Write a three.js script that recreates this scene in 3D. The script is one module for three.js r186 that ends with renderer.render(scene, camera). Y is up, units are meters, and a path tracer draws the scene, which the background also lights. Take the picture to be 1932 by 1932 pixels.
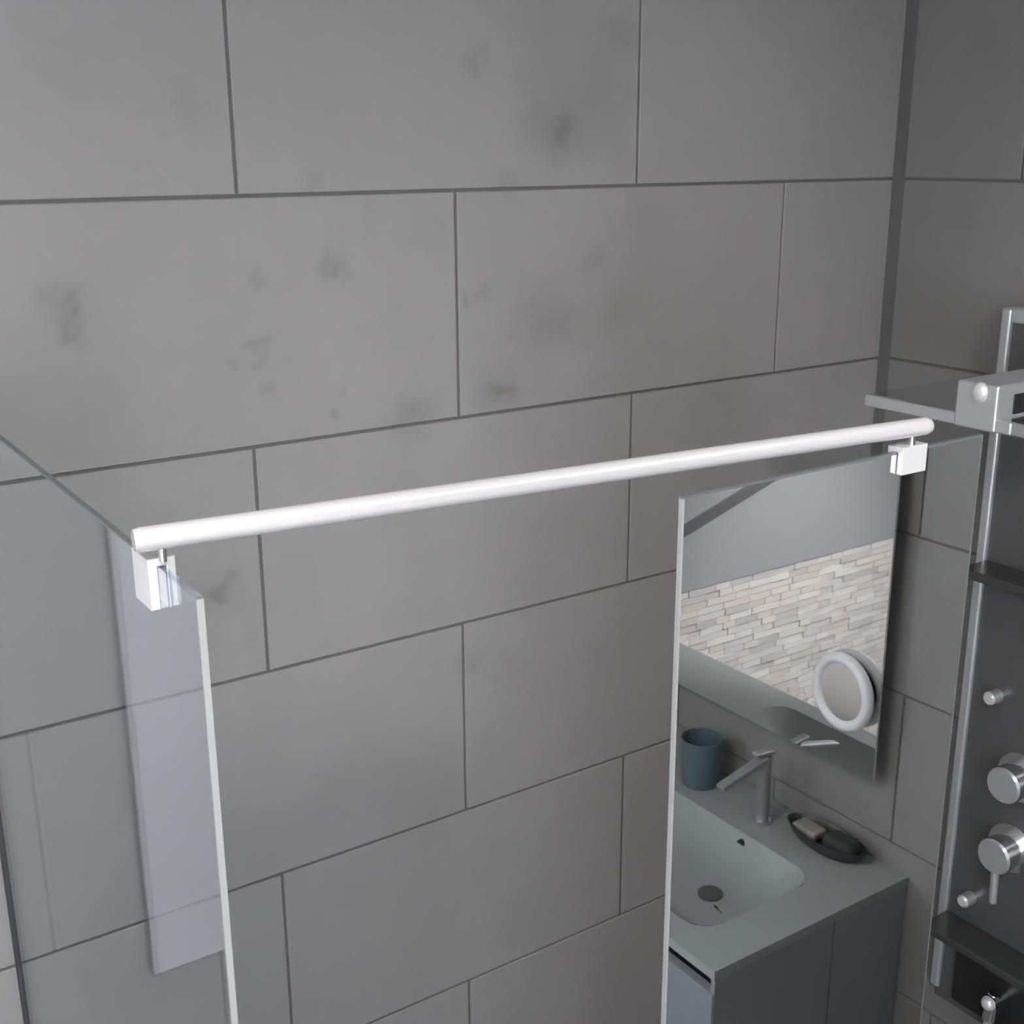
import * as THREE from 'three';
import { RoundedBoxGeometry } from 'three/addons/geometries/RoundedBoxGeometry.js';
import { mergeGeometries } from 'three/addons/utils/BufferGeometryUtils.js';
import { ImprovedNoise } from 'three/addons/math/ImprovedNoise.js';
import { RectAreaLightUniformsLib } from 'three/addons/lights/RectAreaLightUniformsLib.js';

// ---------------------------------------------------------------- camera, sky, lamps, exposure
const scene = new THREE.Scene();
const renderer = new THREE.WebGLRenderer({ antialias: true });
renderer.toneMapping = THREE.LinearToneMapping;
renderer.toneMappingExposure = 1.06;
renderer.shadowMap.enabled = true;
RectAreaLightUniformsLib.init();

const camera = new THREE.PerspectiveCamera(2 * Math.atan(966 / 2320.6) * 180 / Math.PI, 1, 0.05, 60);
{
  const p = 0.287838, yw = 0.592224, r = -0.00542;
  const f = new THREE.Vector3(Math.sin(yw) * Math.cos(p), -Math.sin(p), -Math.cos(yw) * Math.cos(p));
  const rt = new THREE.Vector3(Math.cos(yw), 0, Math.sin(yw));
  const up = rt.clone().cross(f);
  const rt2 = rt.clone().multiplyScalar(Math.cos(r)).addScaledVector(up, Math.sin(r));
  const up2 = up.clone().multiplyScalar(Math.cos(r)).addScaledVector(rt, -Math.sin(r));
  camera.position.set(-0.56364, 2.15238, 1.40172);
  camera.quaternion.setFromRotationMatrix(new THREE.Matrix4().makeBasis(rt2, up2, f.negate()));
}
scene.add(camera);
scene.background = new THREE.Color().setRGB(0.94, 0.98, 1.05);      // overcast sky, seen through the window
scene.backgroundIntensity = 14.0;
const LAMP = { x: -0.72, z: 1.35, w: 0.6, intensity: 13 };            // square ceiling lamp
const WALL_FILL = { x: 0.38, z: 1.55, intensity: 4.0 };                    // added unseen fill light for the middle of the shower wall
const STONE_FILL = { x: 0.15, z: 1.55, intensity: 18 };                    // added unseen fill light for the stone wall

// ---------------------------------------------------------------- helpers
let seed = 7;
const rnd = () => { seed = (seed * 1664525 + 1013904223) >>> 0; return seed / 4294967296; };
const noise = new ImprovedNoise();
const used = {};
function numbered(n) { const k = used[n] = (used[n] ?? -1) + 1; return k ? n + '_' + String(k).padStart(3, '0') : n; }
function shade(o) { o.castShadow = true; o.receiveShadow = true; return o; }
function mesh(name, geo, mat, parent, label) {
  const m = shade(new THREE.Mesh(geo, mat)); m.name = numbered(name); parent.add(m);
  if (label) m.userData.label = label;
  return m;
}
function thing(name, label, category, pos = [0, 0, 0], group) {
  const g = new THREE.Group(); g.name = numbered(name); g.position.set(...pos); scene.add(g);
  g.userData = { label, category }; if (group) g.userData.group = group;
  return g;
}
function struct(name, geo, mat) { const m = mesh(name, geo, mat, scene); m.userData.kind = 'structure'; return m; }
const span = (x0, x1, y0, y1, z0, z1) => new THREE.BoxGeometry(x1 - x0, y1 - y0, z1 - z0).translate((x0 + x1) / 2, (y0 + y1) / 2, (z0 + z1) / 2);
const rspan = (x0, x1, y0, y1, z0, z1, r = 0.003) => new RoundedBoxGeometry(x1 - x0, y1 - y0, z1 - z0, 3, r).translate((x0 + x1) / 2, (y0 + y1) / 2, (z0 + z1) / 2);
const cyl = (r0, r1, h, n = 32) => new THREE.CylinderGeometry(r0, r1, h, n);
// a cylinder between two points
function rod(a, b, r, n = 28, r2 = r) {
  const A = new THREE.Vector3(...a), B = new THREE.Vector3(...b), d = B.clone().sub(A), g = cyl(r2, r, d.length(), n);
  g.applyQuaternion(new THREE.Quaternion().setFromUnitVectors(new THREE.Vector3(0, 1, 0), d.clone().normalize()));
  return g.translate(...A.add(B).multiplyScalar(0.5).toArray());
}
const col = (r, g, b) => new THREE.Color().setRGB(r, g, b);
const std = (c, roughness, metalness = 0, extra = {}) => new THREE.MeshPhysicalMaterial({ color: c, roughness, metalness, ...extra });

// ---------------------------------------------------------------- materials
// concrete-look porcelain: one print laid over a whole wall, metres in, stains of their own shape
function concrete(size, base, spots, seedOff) {
  const W = 1024, H = 1024, d = new Uint8Array(W * H * 4);
  const s = (v) => Math.round(255 * Math.min(1, Math.max(0, v <= 0.0031308 ? 12.92 * v : 1.055 * Math.pow(v, 1 / 2.4) - 0.055)));
  for (let j = 0; j < H; j++) for (let i = 0; i < W; i++) {
    const x = i / W * size, y = j / H * size;
    const n1 = noise.noise(x * 3.1 + seedOff, y * 3.1, 1.3), n2 = noise.noise(x * 11 + seedOff, y * 11, 4.1), n3 = noise.noise(x * 45, y * 45, 7.7 + seedOff);
    let k = 1 + 0.035 * n1 + 0.03 * n2 + 0.018 * n3;
    const wx = x + 0.018 * noise.noise(x * 22, y * 22, 2.2) + 0.010 * noise.noise(x * 60, y * 60, 5.2), wy = y + 0.018 * noise.noise(x * 22, y * 22, 9.1) + 0.010 * noise.noise(x * 60, y * 60, 3.2);
    for (const [sx, sy, r, a, q = 1] of spots) {
      const dx = (wx - sx), dy = (wy - sy) * q, e = (dx * dx + dy * dy) / (r * r);
      if (e < 7) k *= 1 - a * Math.exp(-e);
    }
    const o = (j * W + i) * 4;
    d[o] = s(base[0] * k); d[o + 1] = s(base[1] * k); d[o + 2] = s(base[2] * k); d[o + 3] = 255;
  }
  const t = new THREE.DataTexture(d, W, H); t.colorSpace = THREE.SRGBColorSpace;
  t.magFilter = THREE.LinearFilter; t.minFilter = THREE.LinearMipmapLinearFilter; t.generateMipmaps = true;
  t.wrapS = t.wrapT = THREE.RepeatWrapping; t.needsUpdate = true;
  return t;
}
const OX = 1.64, SIZE = 2.9;     // texture origin: back wall x = -OX
const backSpots = [
  [0.464, 2.168, 0.024, 0.24], [0.452, 2.185, 0.05, 0.10], [0.526, 2.22, 0.05, 0.10], [0.56, 2.30, 0.035, 0.12], [0.50, 2.23, 0.11, 0.07],
  [0.41, 2.20, 0.03, 0.08], [0.43, 2.30, 0.06, 0.06], [0.33, 2.26, 0.018, 0.12], [0.377, 2.105, 0.02, 0.12],
  [0.362, 1.836, 0.015, 0.22], [0.350, 1.828, 0.035, 0.10], [0.222, 1.812, 0.025, 0.12], [-0.06, 1.624, 0.014, 0.22], [-0.068, 1.62, 0.03, 0.10],
  [-0.208, 1.99, 0.010, 0.16], [-0.200, 1.975, 0.006, 0.22], [-0.207, 1.962, 0.007, 0.20], [-0.205, 1.98, 0.03, 0.06], [-0.22, 2.0, 0.012, 0.08],
  [0.017, 1.995, 0.012, 0.14], [0.116, 2.015, 0.018, 0.16], [0.128, 2.0, 0.008, 0.15], [0.006, 1.92, 0.010, 0.15], [-0.02, 1.915, 0.008, 0.12], [0.002, 1.90, 0.009, 0.12],
  [0.111, 1.836, 0.009, 0.22], [0.118, 1.86, 0.005, 0.12], [0.02, 1.865, 0.009, 0.14], [0.308, 1.957, 0.008, 0.20], [0.335, 1.955, 0.010, 0.12],
  [0.43, 1.93, 0.05, 0.08], [0.46, 1.90, 0.025, 0.10], [0.571, 1.922, 0.03, 0.10], [0.60, 1.94, 0.08, 0.06], [0.52, 2.0, 0.012, 0.12], [0.38, 1.90, 0.012, 0.08],
  [0.30, 1.44, 0.02, 0.10], [0.62, 2.05, 0.05, 0.06], [0.10, 2.11, 0.015, 0.08], [-0.05, 2.2, 0.02, 0.06], [0.2, 1.74, 0.06, 0.05],
];
const tileBase = [0.300, 0.290, 0.286];
const backTex = concrete(SIZE, tileBase, backSpots.map(([x, y, r, a]) => [x + OX, y, r, a * 1.2]), 0);
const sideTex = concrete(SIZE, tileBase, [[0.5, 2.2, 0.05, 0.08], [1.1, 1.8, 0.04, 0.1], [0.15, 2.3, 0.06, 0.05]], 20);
const floorTex = concrete(SIZE, [0.20, 0.195, 0.19], [], 40);
const M = {
  tileBack: std(col(1, 1, 1), 0.55, 0, { map: backTex }),
  tileSideShaded: std(col(0.78, 0.78, 0.78), 0.55, 0, { map: sideTex }),  // same tile toned down: the right wall's shade is in the colour
  tileFloor: std(col(1, 1, 1), 0.5, 0, { map: floorTex }),
  grout: std(col(0.14, 0.138, 0.136), 0.95),
  groutSide: std(col(0.16, 0.156, 0.152), 0.95),
  plaster: std(col(0.74, 0.74, 0.75), 0.9),
  greyPaint: std(col(0.35, 0.353, 0.37), 0.85),
  ceiling: std(col(0.80, 0.80, 0.80), 0.95),
  glass: new THREE.MeshPhysicalMaterial({ color: col(0.875, 0.905, 0.93), roughness: 0.0, transmission: 1, thickness: 0, ior: 1.5 }),
  windowGlass: new THREE.MeshPhysicalMaterial({ color: col(0.98, 0.98, 0.98), roughness: 0.0, transmission: 1, thickness: 0, ior: 1.5 }),
  mirrorGlass: std(col(0.86, 0.88, 0.89), 0.015, 1),
  mirrorSilver: std(col(0.92, 0.92, 0.92), 0.015, 1),
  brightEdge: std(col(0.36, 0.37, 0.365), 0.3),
  greenEdge: std(col(0.13, 0.15, 0.155), 0.3),
  seal: std(col(0.05, 0.055, 0.06), 0.6),
  chrome: std(col(0.82, 0.83, 0.85), 0.16, 1),
  barMetal: std(col(0.80, 0.79, 0.80), 0.22, 0.38, { clearcoat: 0.8, clearcoatRoughness: 0.12 }),
  satin: std(col(0.90, 0.90, 0.905), 0.28, 0.40, { clearcoat: 0.4, clearcoatRoughness: 0.15 }),
  alu: std(col(0.72, 0.73, 0.75), 0.35, 0.7),
  blackGlass: std(col(0.10, 0.101, 0.103), 0.25, 0, { clearcoat: 0.6, clearcoatRoughness: 0.05 }),
  blackPlastic: std(col(0.018, 0.019, 0.02), 0.45),
  darkShelf: std(col(0.055, 0.057, 0.057), 0.25),
  white: std(col(0.78, 0.79, 0.81), 0.4),
  offWhite: std(col(0.56, 0.565, 0.58), 0.5),
  counter: std(col(0.29, 0.315, 0.308), 0.75),
  cabinetFront: std(col(0.22, 0.235, 0.265), 0.5),
  cabinetSide: std(col(0.24, 0.26, 0.285), 0.5),
  dark: std(col(0.02, 0.022, 0.026), 0.7),
};

// ---------------------------------------------------------------- the setting
const XL = -1.6, XR = 1.159, ZF = 2.6, HT = 2.6, G = 0.0035;   // tile faces stand at z = 0 and x = XR
const wallBack = struct('wall_back', span(XL - 0.15, XR + 0.16, 0, HT, -0.16, -G), M.grout);
const wallRight = struct('wall_right', span(XR + G, XR + 0.16, 0, HT, -0.16, ZF + 0.15), M.groutSide);
struct('wall_left', span(XL - 0.15, XL, 0, HT, -G, ZF + 0.15), M.plaster);
const floor = struct('floor', span(XL - 0.15, XR + 0.16, -0.12, -0.009, -0.16, ZF + 0.15), M.grout);
struct('ceiling', span(XL - 0.15, XR + 0.16, HT, HT + 0.12, -0.16, ZF + 0.15), M.ceiling);
// front wall with a window opening
const WX0 = -1.55, WX1 = -0.65, WY0 = 1.05, WY1 = 2.35;
const wallFront = struct('wall_front', mergeGeometries([
  span(XL, WX0, 0, HT, ZF, ZF + 0.15), span(WX1, XR + G, 0, HT, ZF, ZF + 0.15), span(WX0, WX1, 0, WY0, ZF, ZF + 0.15), span(WX0, WX1, WY1, HT, ZF, ZF + 0.15),
  span(XL, WX0, 0.944, HT, ZF - 0.02, ZF), span(WX1, XR, 0.944, HT, ZF - 0.02, ZF), span(WX0, WX1, 0.944, WY0 - 0.002, ZF - 0.02, ZF), span(WX0, WX1, WY1, HT, ZF - 0.02, ZF)]), M.greyPaint);

// a tile with chamfered front edges, lying in the u-v plane, face towards +n; texture laid on in metres
function tileGeo(u0, u1, v0, v1, toWorld, uvOf, lift = 0, thick = G) {
  const c = 0.0012, pos = [], uv = [];
  const quad = (a, b, cc, d) => { for (const p of [a, b, cc, a, cc, d]) { pos.push(...toWorld(...p)); uv.push(...uvOf(p[0], p[1])); } };
  const n1 = lift, n0 = lift - c, nb = -thick;
  const i0 = u0 + c, i1 = u1 - c, j0 = v0 + c, j1 = v1 - c;
  quad([i0, j0, n1], [i1, j0, n1], [i1, j1, n1], [i0, j1, n1]);
  const o = [[u0, v0], [u1, v0], [u1, v1], [u0, v1]], q = [[i0, j0], [i1, j0], [i1, j1], [i0, j1]];
  for (let k = 0; k < 4; k++) {
    const a = o[k], b = o[(k + 1) % 4], ia = q[k], ib = q[(k + 1) % 4];
    quad([...a, n0], [...b, n0], [...ib, n1], [...ia, n1]);
    quad([...a, nb], [...b, nb], [...b, n0], [...a, n0]);
  }
  const g = new THREE.BufferGeometry();
  g.setAttribute('position', new THREE.Float32BufferAttribute(pos, 3)); g.setAttribute('uv', new THREE.Float32BufferAttribute(uv, 2));
  g.computeVertexNormals();
  return g;
}
const JT = 0.0020;                                             // half a joint
function tileWall(parent, mat, uMin, uMax, start, toWorld, uvOf, skip) {
  for (let row = 0; row < 9; row++) {
    const v0 = row * 0.3, v1 = Math.min(HT, v0 + 0.3), off = start(row);
    for (let k = -6; k < 8; k++) {
      const a = Math.max(uMin, off + k * 0.6), b = Math.min(uMax, off + k * 0.6 + 0.6);
      if (b - a < 0.02 || v1 - v0 < 0.02) continue;
      mesh('tile', tileGeo(a + (a > uMin ? JT : 0), b - (b < uMax ? JT : 0), v0 + JT, v1 - JT, toWorld, uvOf, (rnd() - 0.5) * 0.0006), mat, parent);
    }
  }
}
tileWall(wallBack, M.tileBack, XL, XR, (r) => (r % 2 ? 0.0 : 0.297) - 0.003, (u, v, n) => [u, v, n], (u, v) => [(u + OX) / SIZE, v / SIZE]);
tileWall(wallRight, M.tileSideShaded, 0, ZF, (r) => (r % 2 ? 0.23 : 0.53), (u, v, n) => [XR - n, v, u], (u, v) => [u / SIZE, v / SIZE]);
for (let i = 0; i < 5; i++) for (let k = 0; k < 5; k++) {
  const a = Math.max(XL, -1.9 + i * 0.6 + 0.06), b = Math.min(XR, -1.9 + i * 0.6 + 0.66), c = k * 0.6, d = Math.min(ZF, c + 0.6);
  if (b - a > 0.03 && d - c > 0.03) mesh('floor_tile', tileGeo(a + JT, b - JT, c + JT, d - JT, (u, v, n) => [u, n, v], (u, v) => [(u + OX) / SIZE, v / SIZE], 0, 0.009), M.tileFloor, floor);
}
// split-face stone cladding on the lower part of the front wall
{
  const tones = [[0.70, 0.655, 0.62], [0.73, 0.69, 0.66], [0.64, 0.60, 0.57], [0.75, 0.72, 0.69], [0.66, 0.65, 0.645], [0.71, 0.66, 0.62], [0.58, 0.555, 0.54], [0.77, 0.745, 0.715]]
    .map((c) => std(col(...c), 0.9));
  const rest = [];
    mesh('mortar', span(XL, XR, 0, 0.943, ZF - 0.0138, ZF), tones[4], wallFront);
  const rows = 44, h = 0.943 / rows;
  for (let r = 0; r < rows; r++) {
    let x = XL - rnd() * 0.06;
    while (x < XR) {
      const w = 0.045 + rnd() * 0.075, a = Math.max(XL, x), b = Math.min(XR, x + w), y = r * h, dep = 0.0145 + rnd() * 0.003; x += w;
      if (b - a < 0.015) continue;
      const g = new THREE.BoxGeometry(b - a - 0.0004, h - 0.0004, dep, 2, 1, 1), p = g.attributes.position;
      for (let i = 0; i < p.count; i++) if (p.getZ(i) < 0) p.setXYZ(i, p.getX(i) * 0.99, p.getY(i) * 0.94, p.getZ(i) - 0.0025 * rnd());
      g.computeVertexNormals(); g.translate((a + b) / 2, y + h / 2, ZF - dep / 2);
      const mat = tones[Math.floor(rnd() * tones.length)];
      if (a > -0.34 && b < 0.62 && y > 0.36) mesh('stone', g, mat, wallFront);
      else rest.push(g);
    }
  }
  const s = mesh('stone_cladding', mergeGeometries(rest), tones[1], wallFront); s.userData.kind = 'stuff';
}
struct('corner_shade_1', (() => { const q = new THREE.Shape([[0, 0], [-0.014, 0], [-0.009, 0.004], [-0.004, 0.009], [0, 0.014]].map((p) => new THREE.Vector2(XR + p[0], -0.0004 - p[1]))); return new THREE.ExtrudeGeometry(q, { depth: HT, bevelEnabled: false }).rotateX(-Math.PI / 2); })(), std(col(0.105, 0.104, 0.104), 0.9));  // corner shadow built in as a dark strip down the wall joint
// window in the front wall
{
  const w = new THREE.Group(); w.name = 'window_1'; w.userData.kind = 'structure'; scene.add(w);
  const f = 0.05, z0 = ZF + 0.05, z1 = ZF + 0.11, xm = (WX0 + WX1) / 2;
  mesh('window_frame', mergeGeometries([rspan(WX0, WX0 + f, WY0, WY1, z0, z1), rspan(WX1 - f, WX1, WY0, WY1, z0, z1), rspan(WX0 + f, WX1 - f, WY0, WY0 + f, z0, z1), rspan(WX0 + f, WX1 - f, WY1 - f, WY1, z0, z1)]), M.white, w);
  mesh('mullion', rspan(xm - 0.03, xm + 0.03, WY0 + f, WY1 - f, z0, z1), M.white, w);
  for (const [a, b] of [[WX0 + f, xm - 0.03], [xm + 0.03, WX1 - f]]) mesh('pane', span(a, b, WY0 + f, WY1 - f, ZF + 0.075, ZF + 0.081), M.windowGlass, w);
  mesh('window_sill', rspan(WX0, WX1, WY0 - 0.001, WY0 + 0.02, ZF - 0.06, z0), M.white, w);
}

// ---------------------------------------------------------------- glass panes
const GT = 1.913, PB = 0.767, XA = -0.3485;     // top of the glass, plane of the mirror pane, plane of the clear pane
{
  const t = thing('glass_panel', 'clear glass shower screen joined to the tiled back wall, its free edge bright', 'shower screen', [XA, 0, 0]);
  const z0 = 0.012, z1 = 0.770;
  mesh('pane', span(-0.002, 0.002, 0.003, GT - 0.0015, z0, z1 - 0.002), M.glass, t);
  mesh('top_edge', span(-0.002, 0.002, GT - 0.0015, GT, z0, 0.703), M.greenEdge, t, 'dark polished top edge');
  mesh('top_edge', span(-0.002, 0.002, GT - 0.0015, GT, 0.703, z1 - 0.002), M.glass, t);
  mesh('free_edge', span(-0.002, 0.002, 0.003, GT - 0.0015, z1 - 0.002, z1), M.brightEdge, t, 'bright polished free edge');
  mesh('wall_profile', rspan(-0.005, 0.005, 0.003, GT, 0.0015, 0.013, 0.0015), M.seal, t, 'dark seal strip along the wall');
  mesh('foot_profile', rspan(-0.009, 0.009, 0.0, 0.02, z0, z1, 0.002), M.alu, t);
}
const BX0 = 0.009, BX1 = 0.353;
{
  const t = thing('mirror_panel', 'mirrored glass shower screen reflecting the washbasin and the stone wall', 'shower screen', [(BX0 + BX1) / 2, 0, PB]);
  const a = BX0 - (BX0 + BX1) / 2, b = -a;
  mesh('pane', span(a + 0.002, b - 0.002, 0.003, GT - 0.002, -0.002, 0.002), M.mirrorGlass, t);
  mesh('top_edge', span(a, b, GT - 0.002, GT, -0.002, 0.002), M.greenEdge, t, 'dark polished top edge');
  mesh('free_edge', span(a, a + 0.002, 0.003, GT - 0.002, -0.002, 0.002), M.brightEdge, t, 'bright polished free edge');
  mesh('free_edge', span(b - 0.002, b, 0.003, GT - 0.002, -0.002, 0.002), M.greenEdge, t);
  mesh('foot_profile', rspan(a, b, 0.0, 0.02, -0.009, 0.009, 0.002), M.alu, t);
}

// ---------------------------------------------------------------- the stabiliser bar with its two clamps
{
  const A = new THREE.Vector3(-0.3634, 1.9315, 0.7040), B = new THREE.Vector3(0.2735, 1.9315, 0.7715), dir = B.clone().sub(A).normalize();
  const t = thing('stabilizer_bar', 'round bright chrome bar with two white glass clamps bridging both shower screens', 'support bar', [A.x, A.y, A.z]);
  const L = (p) => [p.x - A.x, p.y - A.y, p.z - A.z];
  const at = (s) => A.clone().addScaledVector(dir, s), len = A.distanceTo(B), R = 0.0076;
  mesh('tube', rod(L(at(0.004)), L(at(len - 0.004)), R, 48), M.barMetal, t);
  mesh('end_cap', rod(L(at(0)), L(at(0.004)), R * 0.86, 48, R), M.barMetal, t);
  mesh('end_cap', rod(L(at(len - 0.004)), L(at(len)), R, 48, R * 0.86), M.barMetal, t);
  // U-shaped clamp: profile in (u, y), open downwards, extruded along the glass
  const uShape = (w, yb, yt, slot) => {
    const s = new THREE.Shape(), h = slot / 2;
    s.moveTo(-w, yb); s.lineTo(-h, yb); s.lineTo(-h, yt - 0.0038); s.lineTo(h, yt - 0.0038); s.lineTo(h, yb); s.lineTo(w, yb); s.lineTo(w, yt); s.lineTo(-w, yt); s.closePath();
    return s;
  };
  const clamp = (length, w, yb) => {
    const b = 0.0008;
    const g = new THREE.ExtrudeGeometry(uShape(w - b, yb + b, 0.0045 - b, 0.0054 + 2 * b), { depth: length - 2 * b, bevelEnabled: true, bevelThickness: b, bevelSize: b, bevelSegments: 2 });
    return g.translate(0, 0, -length / 2 + b);
  };
  for (const [x, z, turn, w, yb] of [[XA + 0.001, 0.6875, 0, 0.0085, -0.028], [0.2560, PB, Math.PI / 2, 0.0078, -0.0185]]) {
    const g = clamp(0.031, w, yb); if (turn) g.rotateY(turn);
    const c = mesh('glass_clamp', g, M.satin, t, 'white U-shaped clamp gripping the glass edge');
    c.position.set(x - A.x, GT - A.y, z - A.z);
    const p = at((x - A.x) / dir.x), off = turn ? 0.004 : p.z - z;     // the post stands under the bar
    mesh('post', rod([0, 0.003, off], [0, A.y - GT, p.z - z], 0.0026, 20), M.chrome, c);
  }
}

// ---------------------------------------------------------------- shower panel on the right wall
{
  const t = thing('shower_panel', 'black glass shower column with silver edges, knobs, jets and square rain head', 'shower panel', [XR, 0.68, 0.38]);
  const P = (g) => g.translate(-XR, -0.68, -0.38);
  const F = 1.12, Z0 = 0.252, Z1 = 0.508;
  mesh('body', P(rspan(F, XR - 0.001, 0.68, 1.913, Z0 + 0.006, Z1 - 0.006, 0.004)), M.blackGlass, t);
  for (const [a, b] of [[Z0, Z0 + 0.018], [Z1 - 0.018, Z1]]) mesh('edge_profile', P(rspan(F - 0.007, XR - 0.002, 0.70, 1.915, a, b, 0.005)), M.alu, t, 'silver edge strip');
  mesh('top_profile', P(rspan(F - 0.007, XR - 0.002, 1.893, 1.916, Z0 + 0.018, Z1 - 0.018, 0.004)), M.alu, t, 'silver edge strip');
  // rain head: flat square plate on a block-shaped arm
  const head = mesh('rain_head', P(rspan(0.800, 1.085, 1.801, 1.819, 0.266, 0.53, 0.003)), M.chrome, t, 'flat square chrome rain head');
  mesh('head_rim', P(rspan(0.798, 0.804, 1.802, 1.818, 0.267, 0.499, 0.002)), M.alu, head);
  mesh('arm', P(rspan(0.796, F - 0.002, 1.8005, 1.862, 0.416, 0.478, 0.004)), M.alu, t, 'silver block-shaped arm');
  mesh('dark_reflection', P(rspan(0.83, F - 0.01, 1.822, 1.848, 0.4775, 0.480, 0.001)), M.blackPlastic, t, 'black strip standing for a dark reflection on the arm side');  // dark reflection on the arm's side, laid on as a black strip
  mesh('glint_bead', P(new THREE.SphereGeometry(0.0125, 24, 16).scale(0.6, 1.1, 0.9).translate(0.797, 1.850, 0.452)), M.satin, t, 'bright round bead standing for a glint on the arm');  // highlight on the arm, modelled as a pale bead
  mesh('crossbar', P(rspan(F - 0.03, F + 0.01, 1.748, 1.800, Z0 + 0.004, Z1 - 0.004, 0.004)), M.chrome, t);
  // two dark glass shelves
  for (const y of [1.497, 0.846]) mesh('shelf', P(rspan(1.050, F - 0.001, y, y + 0.015, 0.268, 0.500, 0.004)), M.darkShelf, t, 'dark glass shelf');
  // lower recess
  mesh('recess', P(rspan(F - 0.012, F + 0.004, 0.70, 0.842, 0.300, 0.49, 0.006)), M.blackPlastic, t);
  // body jets
  for (const [y, z] of [[1.291, 0.317], [1.291, 0.455], [0.909, 0.311], [0.909, 0.455]]) {
    const j = mesh('jet', P(rod([F + 0.002, y, z], [F - 0.022, y, z], 0.0115, 24)), M.alu, t, 'small round silver body jet');
    mesh('jet_face', P(rod([F - 0.022, y, z], [F - 0.026, y, z], 0.0105, 24, 0.008)), M.satin, j);
  }
  // mixer knobs
  const knob = (y, z, r, lever) => {
    const k = mesh('knob', P(rod([F + 0.002, y, z], [F - 0.05, y, z], r, 40)), M.chrome, t, lever ? 'chrome mixer knob with a hanging lever' : 'round chrome selector knob');
    mesh('knob_face', P(rod([F - 0.05, y, z], [F - 0.054, y, z], r, 40, r - 0.003)), M.alu, k);
    mesh('rosette', P(rod([F - 0.0, y, z], [F - 0.006, y, z], r + 0.012, 40)), M.chrome, k);
    if (lever) mesh('lever', P(rod([F - 0.045, y - r + 0.004, z + 0.002], [F - 0.047, y - r - 0.054, z + 0.006], 0.0072, 20, 0.0060)), M.alu, k);
  };
  knob(1.170, 0.378, 0.030, false);
  knob(1.040, 0.376, 0.030, true);
  // hand-shower holder and hose at the bottom
  const h = mesh('hose_holder', P(mergeGeometries([rod([F - 0.010, 0.776, 0.402], [F - 0.055, 0.776, 0.402], 0.013, 28), rod([F - 0.040, 0.790, 0.402], [F - 0.040, 0.735, 0.396], 0.011, 24)])), M.chrome, t, 'chrome hose outlet');
  mesh('holder_cap', P(new THREE.SphereGeometry(0.0125, 24, 16).translate(F - 0.055, 0.776, 0.402)), M.satin, h);
  const curve = new THREE.CatmullRomCurve3([[F - 0.04, 0.74, 0.396], [F - 0.045, 0.62, 0.39], [F - 0.05, 0.45, 0.40], [F - 0.05, 0.34, 0.43], [F - 0.05, 0.36, 0.47], [F - 0.04, 0.50, 0.478], [F - 0.03, 0.72, 0.47]].map((p) => new THREE.Vector3(...p)));
  mesh('hose', P(new THREE.TubeGeometry(curve, 80, 0.007, 12)), M.alu, t, 'silver shower hose');
}

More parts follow.
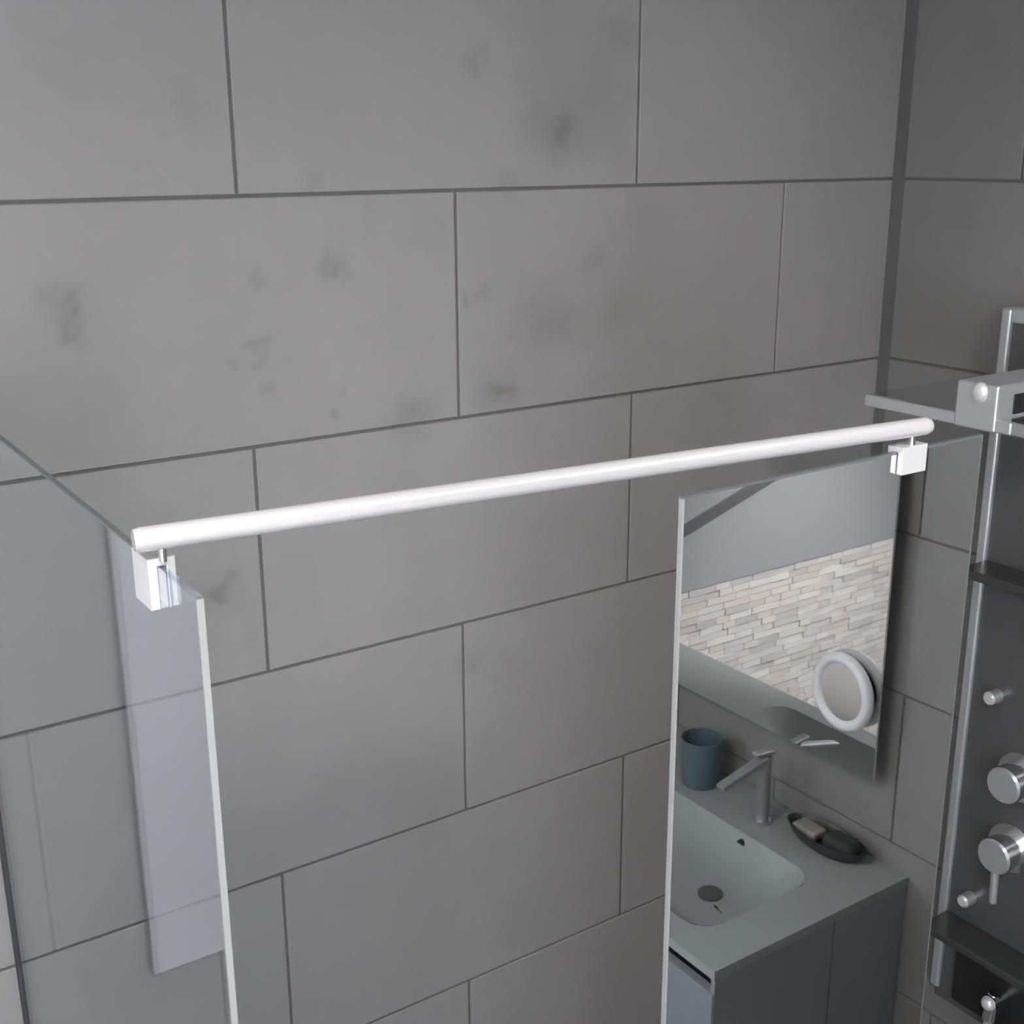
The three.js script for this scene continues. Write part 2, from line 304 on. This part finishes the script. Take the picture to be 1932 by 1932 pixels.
// ---------------------------------------------------------------- washbasin corner, seen in the mirrored pane (right wall, z beyond 1.38)
const VZ = (v) => 1.534 - v;       // from the mirrored depth to the real one
{
  const t = thing('washbasin_cabinet', 'grey washbasin cabinet with moulded basin top against the tiled right wall', 'washbasin', [0.916, 0, 1.98]);
  const P = (g) => g.translate(-0.916, 0, -1.98);
  const x0 = 0.673, x1 = XR - 0.001, z0 = 1.384, z1 = 2.57, H = 0.85;
  // top with an oblong basin sunk in
  const s = new THREE.Shape(); s.moveTo(x0, -z0); s.lineTo(x1, -z0); s.lineTo(x1, -z1); s.lineTo(x0, -z1); s.closePath();
  const bx0 = 0.725, bx1 = 1.015, bz0 = 1.475, bz1 = 2.05, r = 0.06;
  const round = (a, b, c, d, rr) => { const p = new THREE.Path(); p.moveTo(a + rr, -c); p.lineTo(b - rr, -c); p.quadraticCurveTo(b, -c, b, -(c + rr)); p.lineTo(b, -(d - rr)); p.quadraticCurveTo(b, -d, b - rr, -d); p.lineTo(a + rr, -d); p.quadraticCurveTo(a, -d, a, -(d - rr)); p.lineTo(a, -(c + rr)); p.quadraticCurveTo(a, -c, a + rr, -c); return p; };
  s.holes.push(round(bx0, bx1, bz0, bz1, r));
  mesh('basin_top', P(new THREE.ExtrudeGeometry(s, { depth: 0.018, bevelEnabled: false, curveSegments: 10 }).rotateX(-Math.PI / 2).translate(0, H - 0.018, 0)), M.counter, t);
  { // bowl: rings sinking and narrowing towards the floor of the basin
    const N = 64, rings = [[0, 0], [0.006, -0.01], [0.022, -0.035], [0.045, -0.055], [0.08, -0.062], [0.135, -0.064]], pos = [], idx = [];
    for (const [ins, dy] of rings) {
      const pts = round(bx0 + ins, bx1 - ins, bz0 + ins, bz1 - ins, Math.max(0.008, r - ins * 0.3)).getSpacedPoints(N);
      for (let i = 0; i < N; i++) pos.push(pts[i].x, H + dy, -pts[i].y);
    }
    for (let k = 0; k + 1 < rings.length; k++) for (let i = 0; i < N; i++) { const a = k * N + i, b = k * N + (i + 1) % N; idx.push(a, b, a + N, b, b + N, a + N); }
    const c = pos.length / 3; pos.push((bx0 + bx1) / 2, H - 0.0641, (bz0 + bz1) / 2);
    for (let i = 0; i < N; i++) idx.push((rings.length - 1) * N + i, (rings.length - 1) * N + (i + 1) % N, c);
    const g = new THREE.BufferGeometry(); g.setAttribute('position', new THREE.Float32BufferAttribute(pos, 3)); g.setIndex(idx); g.computeVertexNormals();
    const bowl = mesh('bowl', P(g), std(col(0.29, 0.315, 0.308), 0.4, 0, { side: THREE.DoubleSide }), t);
    mesh('drain', P(cyl(0.024, 0.024, 0.006).translate(0.885, H - 0.062, 1.62)), std(col(0.09, 0.095, 0.095), 0.4), bowl, 'dark drain');
    mesh('overflow', P(rod([1.004, H - 0.022, VZ(-0.13)], [1.012, H - 0.020, VZ(-0.13)], 0.011, 20)), M.dark, bowl, 'dark overflow hole');
  }
  mesh('carcass', P(mergeGeometries([span(x0 + 0.03, x1, 0.30, 0.765, z0 + 0.012, z1 - 0.012), span(x0 + 0.03, 0.71, 0.765, H - 0.019, z0 + 0.012, z1 - 0.012), span(1.03, x1, 0.765, H - 0.019, z0 + 0.012, z1 - 0.012)])), M.dark, t);
  for (const [a, b] of [[x0 + 0.004, 0.9625], [0.9660, x1]]) mesh('side_panel', P(rspan(a, b, 0.30, H - 0.019, z0 + 0.002, z0 + 0.012, 0.001)), M.cabinetSide, t, 'dark grey side panel');
  for (const [a, b] of [[z0 + 0.003, (z0 + z1) / 2 - 0.002], [(z0 + z1) / 2 + 0.002, z1 - 0.003]]) {
    mesh('drawer', P(rspan(x0, x0 + 0.02, 0.30, 0.802, a, b, 0.0015)), M.cabinetFront, t, 'pale grey drawer front');
  }
}
{
  const t = thing('basin_tap', 'tall chrome basin tap with a sloping flat spout at the back of the basin', 'tap', [1.075, 0.85, VZ(-0.145)]);
  const tapMetal = std(col(0.36, 0.36, 0.365), 0.35, 0.5);
  mesh('tap_body', rod([0, 0.0, 0], [0, 0.145, 0], 0.0135, 28), tapMetal, t);
  mesh('base_ring', rod([0, 0.0, 0], [0, 0.008, 0], 0.019, 28), M.chrome, t);
  const sp = new RoundedBoxGeometry(0.125, 0.012, 0.022, 3, 0.004); sp.rotateZ(0.24); sp.translate(-0.060, 0.128, 0.0);
  mesh('spout', sp, tapMetal, t);
  mesh('handle', new RoundedBoxGeometry(0.05, 0.008, 0.018, 3, 0.003).rotateZ(-0.1).translate(-0.005, 0.155, 0), tapMetal, t);
}
{
  const t = thing('cup', 'blue-grey tumbler standing beside the tap on the basin top', 'cup', [1.083, 0.85, VZ(-0.335)]);
  const pts = [[0.001, 0], [0.036, 0], [0.039, 0.004], [0.045, 0.105], [0.044, 0.107], [0.041, 0.105], [0.036, 0.008], [0.001, 0.007]].map((p) => new THREE.Vector2(...p));
  mesh('cup_body', new THREE.LatheGeometry(pts, 40), std(col(0.10, 0.145, 0.175), 0.4), t);
  mesh('cup_inside', cyl(0.037, 0.036, 0.05).translate(0, 0.036, 0), std(col(0.05, 0.06, 0.075), 0.6), t);
}
{
  const t = thing('soap_dish', 'dark oblong soap dish beside the tap near the end of the basin top', 'dish', [1.112, 0.85, VZ(-0.010)]);
  const pts = [[0.001, 0], [0.030, 0], [0.036, 0.010], [0.040, 0.026], [0.038, 0.027], [0.033, 0.012], [0.028, 0.006], [0.001, 0.005]].map((p) => new THREE.Vector2(...p));
  mesh('dish', new THREE.LatheGeometry(pts, 40).scale(1, 1, 2.35), std(col(0.035, 0.045, 0.047), 0.4), t);
  const b = thing('soap_bar', 'beige bar of soap lying in the dark oblong dish', 'soap', [1.110, 0.856, VZ(-0.052)]);
  mesh('soap', new RoundedBoxGeometry(0.042, 0.020, 0.062, 4, 0.008).translate(0, 0.0105, 0), std(col(0.30, 0.275, 0.24), 0.6), b);
  const c = thing('sponge', 'dark green sponge lying in the dark oblong dish', 'sponge', [1.112, 0.856, VZ(0.030)]);
  mesh('sponge_body', new RoundedBoxGeometry(0.045, 0.032, 0.070, 4, 0.012).translate(0, 0.0165, 0), std(col(0.035, 0.05, 0.042), 0.9), c);
}
{
  const t = thing('wall_mirror', 'large frameless wall mirror standing a little off the tiles above the washbasin', 'mirror', [XR, 1.026, 2.0]);
  mesh('backing', span(-0.036, -0.001, 0.05, 0.93, -0.49, 0.53), std(col(0.20, 0.20, 0.21), 0.5), t);
  mesh('mirror_plate', span(-0.041, -0.036, 0, 0.97, -0.549, 0.57), M.mirrorSilver, t);
}
{
  const c = [1.1045, 1.186, VZ(0.009)];
  const t = thing('magnifying_mirror', 'round white-rimmed magnifying mirror in front of the wall mirror', 'mirror', c);
  const rim = new THREE.TorusGeometry(0.0645, 0.0112, 20, 56).rotateY(Math.PI / 2), face = rod([0.004, 0, 0], [-0.004, 0, 0], 0.056, 48);
  t.rotation.y = 0.10;
  mesh('rim', rim, M.white, t, 'white round rim');
  mesh('mirror_face', face, std(col(0.80, 0.78, 0.76), 0.2, 1), t);
  mesh('suction_foot', rod([0.004, 0, 0], [0.0130, 0, 0], 0.02, 24), M.white, t);
}
// thin slanting dark band on the painted wall above the stone
{
  const a = [0.62, 1.117, ZF - 0.02], b = [-0.06, 1.333, ZF - 0.02], t = thing('slanting_band', 'slim dark band slanting up the painted wall above the stone', 'band', [a[0], a[1], a[2]]);
  const L = (p) => [p[0] - a[0], p[1] - a[1], p[2] - a[2]];
  const len = Math.hypot(b[0] - a[0], b[1] - a[1]), g = new RoundedBoxGeometry(len, 0.036, 0.004, 2, 0.001).rotateZ(Math.atan2(b[1] - a[1], b[0] - a[0]));
  mesh('band', g.translate((b[0] - a[0]) / 2, (b[1] - a[1]) / 2, -0.0025), std(col(0.13, 0.13, 0.138), 0.6), t);
}
// white wall cabinet left of the glass screen; the clear pane mirrors its edge
{
  const t = thing('wall_cabinet', 'shallow white wall cabinet on the tiled back wall left of the glass screen', 'cabinet', [-0.8, 1.128, 0]);
  mesh('carcass', rspan(-0.29, 0.29, 0, 1.1, 0.0005, 0.006, 0.001), M.offWhite, t);
  for (const [a, b] of [[-0.292, -0.002], [0.002, 0.292]]) { const d = mesh('door', rspan(a, b, -0.001, 1.102, 0.006, 0.016, 0.002), M.offWhite, t); mesh('knob', rod([a < -0.1 ? -0.03 : 0.03, 0.15, 0.015], [a < -0.1 ? -0.03 : 0.03, 0.15, 0.034], 0.01, 20), M.chrome, d); }
}

// ---------------------------------------------------------------- lamps
{
  const t = thing('ceiling_lamp', 'flat square white ceiling lamp above the middle of the bathroom', 'lamp', [LAMP.x, HT, LAMP.z]), w = LAMP.w / 2;
  mesh('lamp_frame', mergeGeometries([rspan(-w - 0.02, w + 0.02, -0.03, 0, -w - 0.02, -w), rspan(-w - 0.02, w + 0.02, -0.03, 0, w, w + 0.02), rspan(-w - 0.02, -w, -0.03, 0, -w, w), rspan(w, w + 0.02, -0.03, 0, -w, w)]), M.white, t);
  mesh('diffuser', span(-w, w, -0.022, -0.002, -w, w), new THREE.MeshStandardMaterial({ color: 0xffffff, emissive: col(1, 0.97, 0.92), emissiveIntensity: 1.0 }), t);
  const l = new THREE.RectAreaLight(col(1, 0.94, 0.875), LAMP.intensity, LAMP.w, LAMP.w); l.position.set(0, -0.032, 0); l.rotation.x = -Math.PI / 2; t.add(l); l.name = 'lamp_light';
}
function spotlight(label, S, r, cone, target) {  // unseen ceiling spots added to brighten a wall
  const t = thing('added_fill_spotlight', label, 'spotlight', [S.x, HT, S.z]);
  mesh('housing', rod([0, 0, 0], [0, -0.03, 0], r + 0.012, 40), M.white, t);
  mesh('bulb', rod([0, -0.028, 0], [0, -0.034, 0], r, 40), new THREE.MeshStandardMaterial({ color: 0xffffff, emissive: col(1, 0.96, 0.9), emissiveIntensity: 2 }), t);
  const l = new THREE.SpotLight(col(1, 0.975, 0.945), S.intensity, 0, cone, 1.0, 2); l.position.set(0, -0.045, 0); l.castShadow = true; l.shadow.radius = r / 0.02; l.name = 'spot_light';
  l.target.position.set(target[0] - S.x, target[1] - HT, target[2] - S.z); l.target.name = 'spot_target'; t.add(l, l.target);
}
spotlight('added unseen ceiling spotlight brightening the pale stone wall', STONE_FILL, 0.06, 0.38, [0.20, 0.55, ZF]);
spotlight('added unseen ceiling spotlight filling in the grey tiled shower wall', WALL_FILL, 0.09, 0.62, [0.54, 1.52, 0]);
renderer.render(scene, camera);
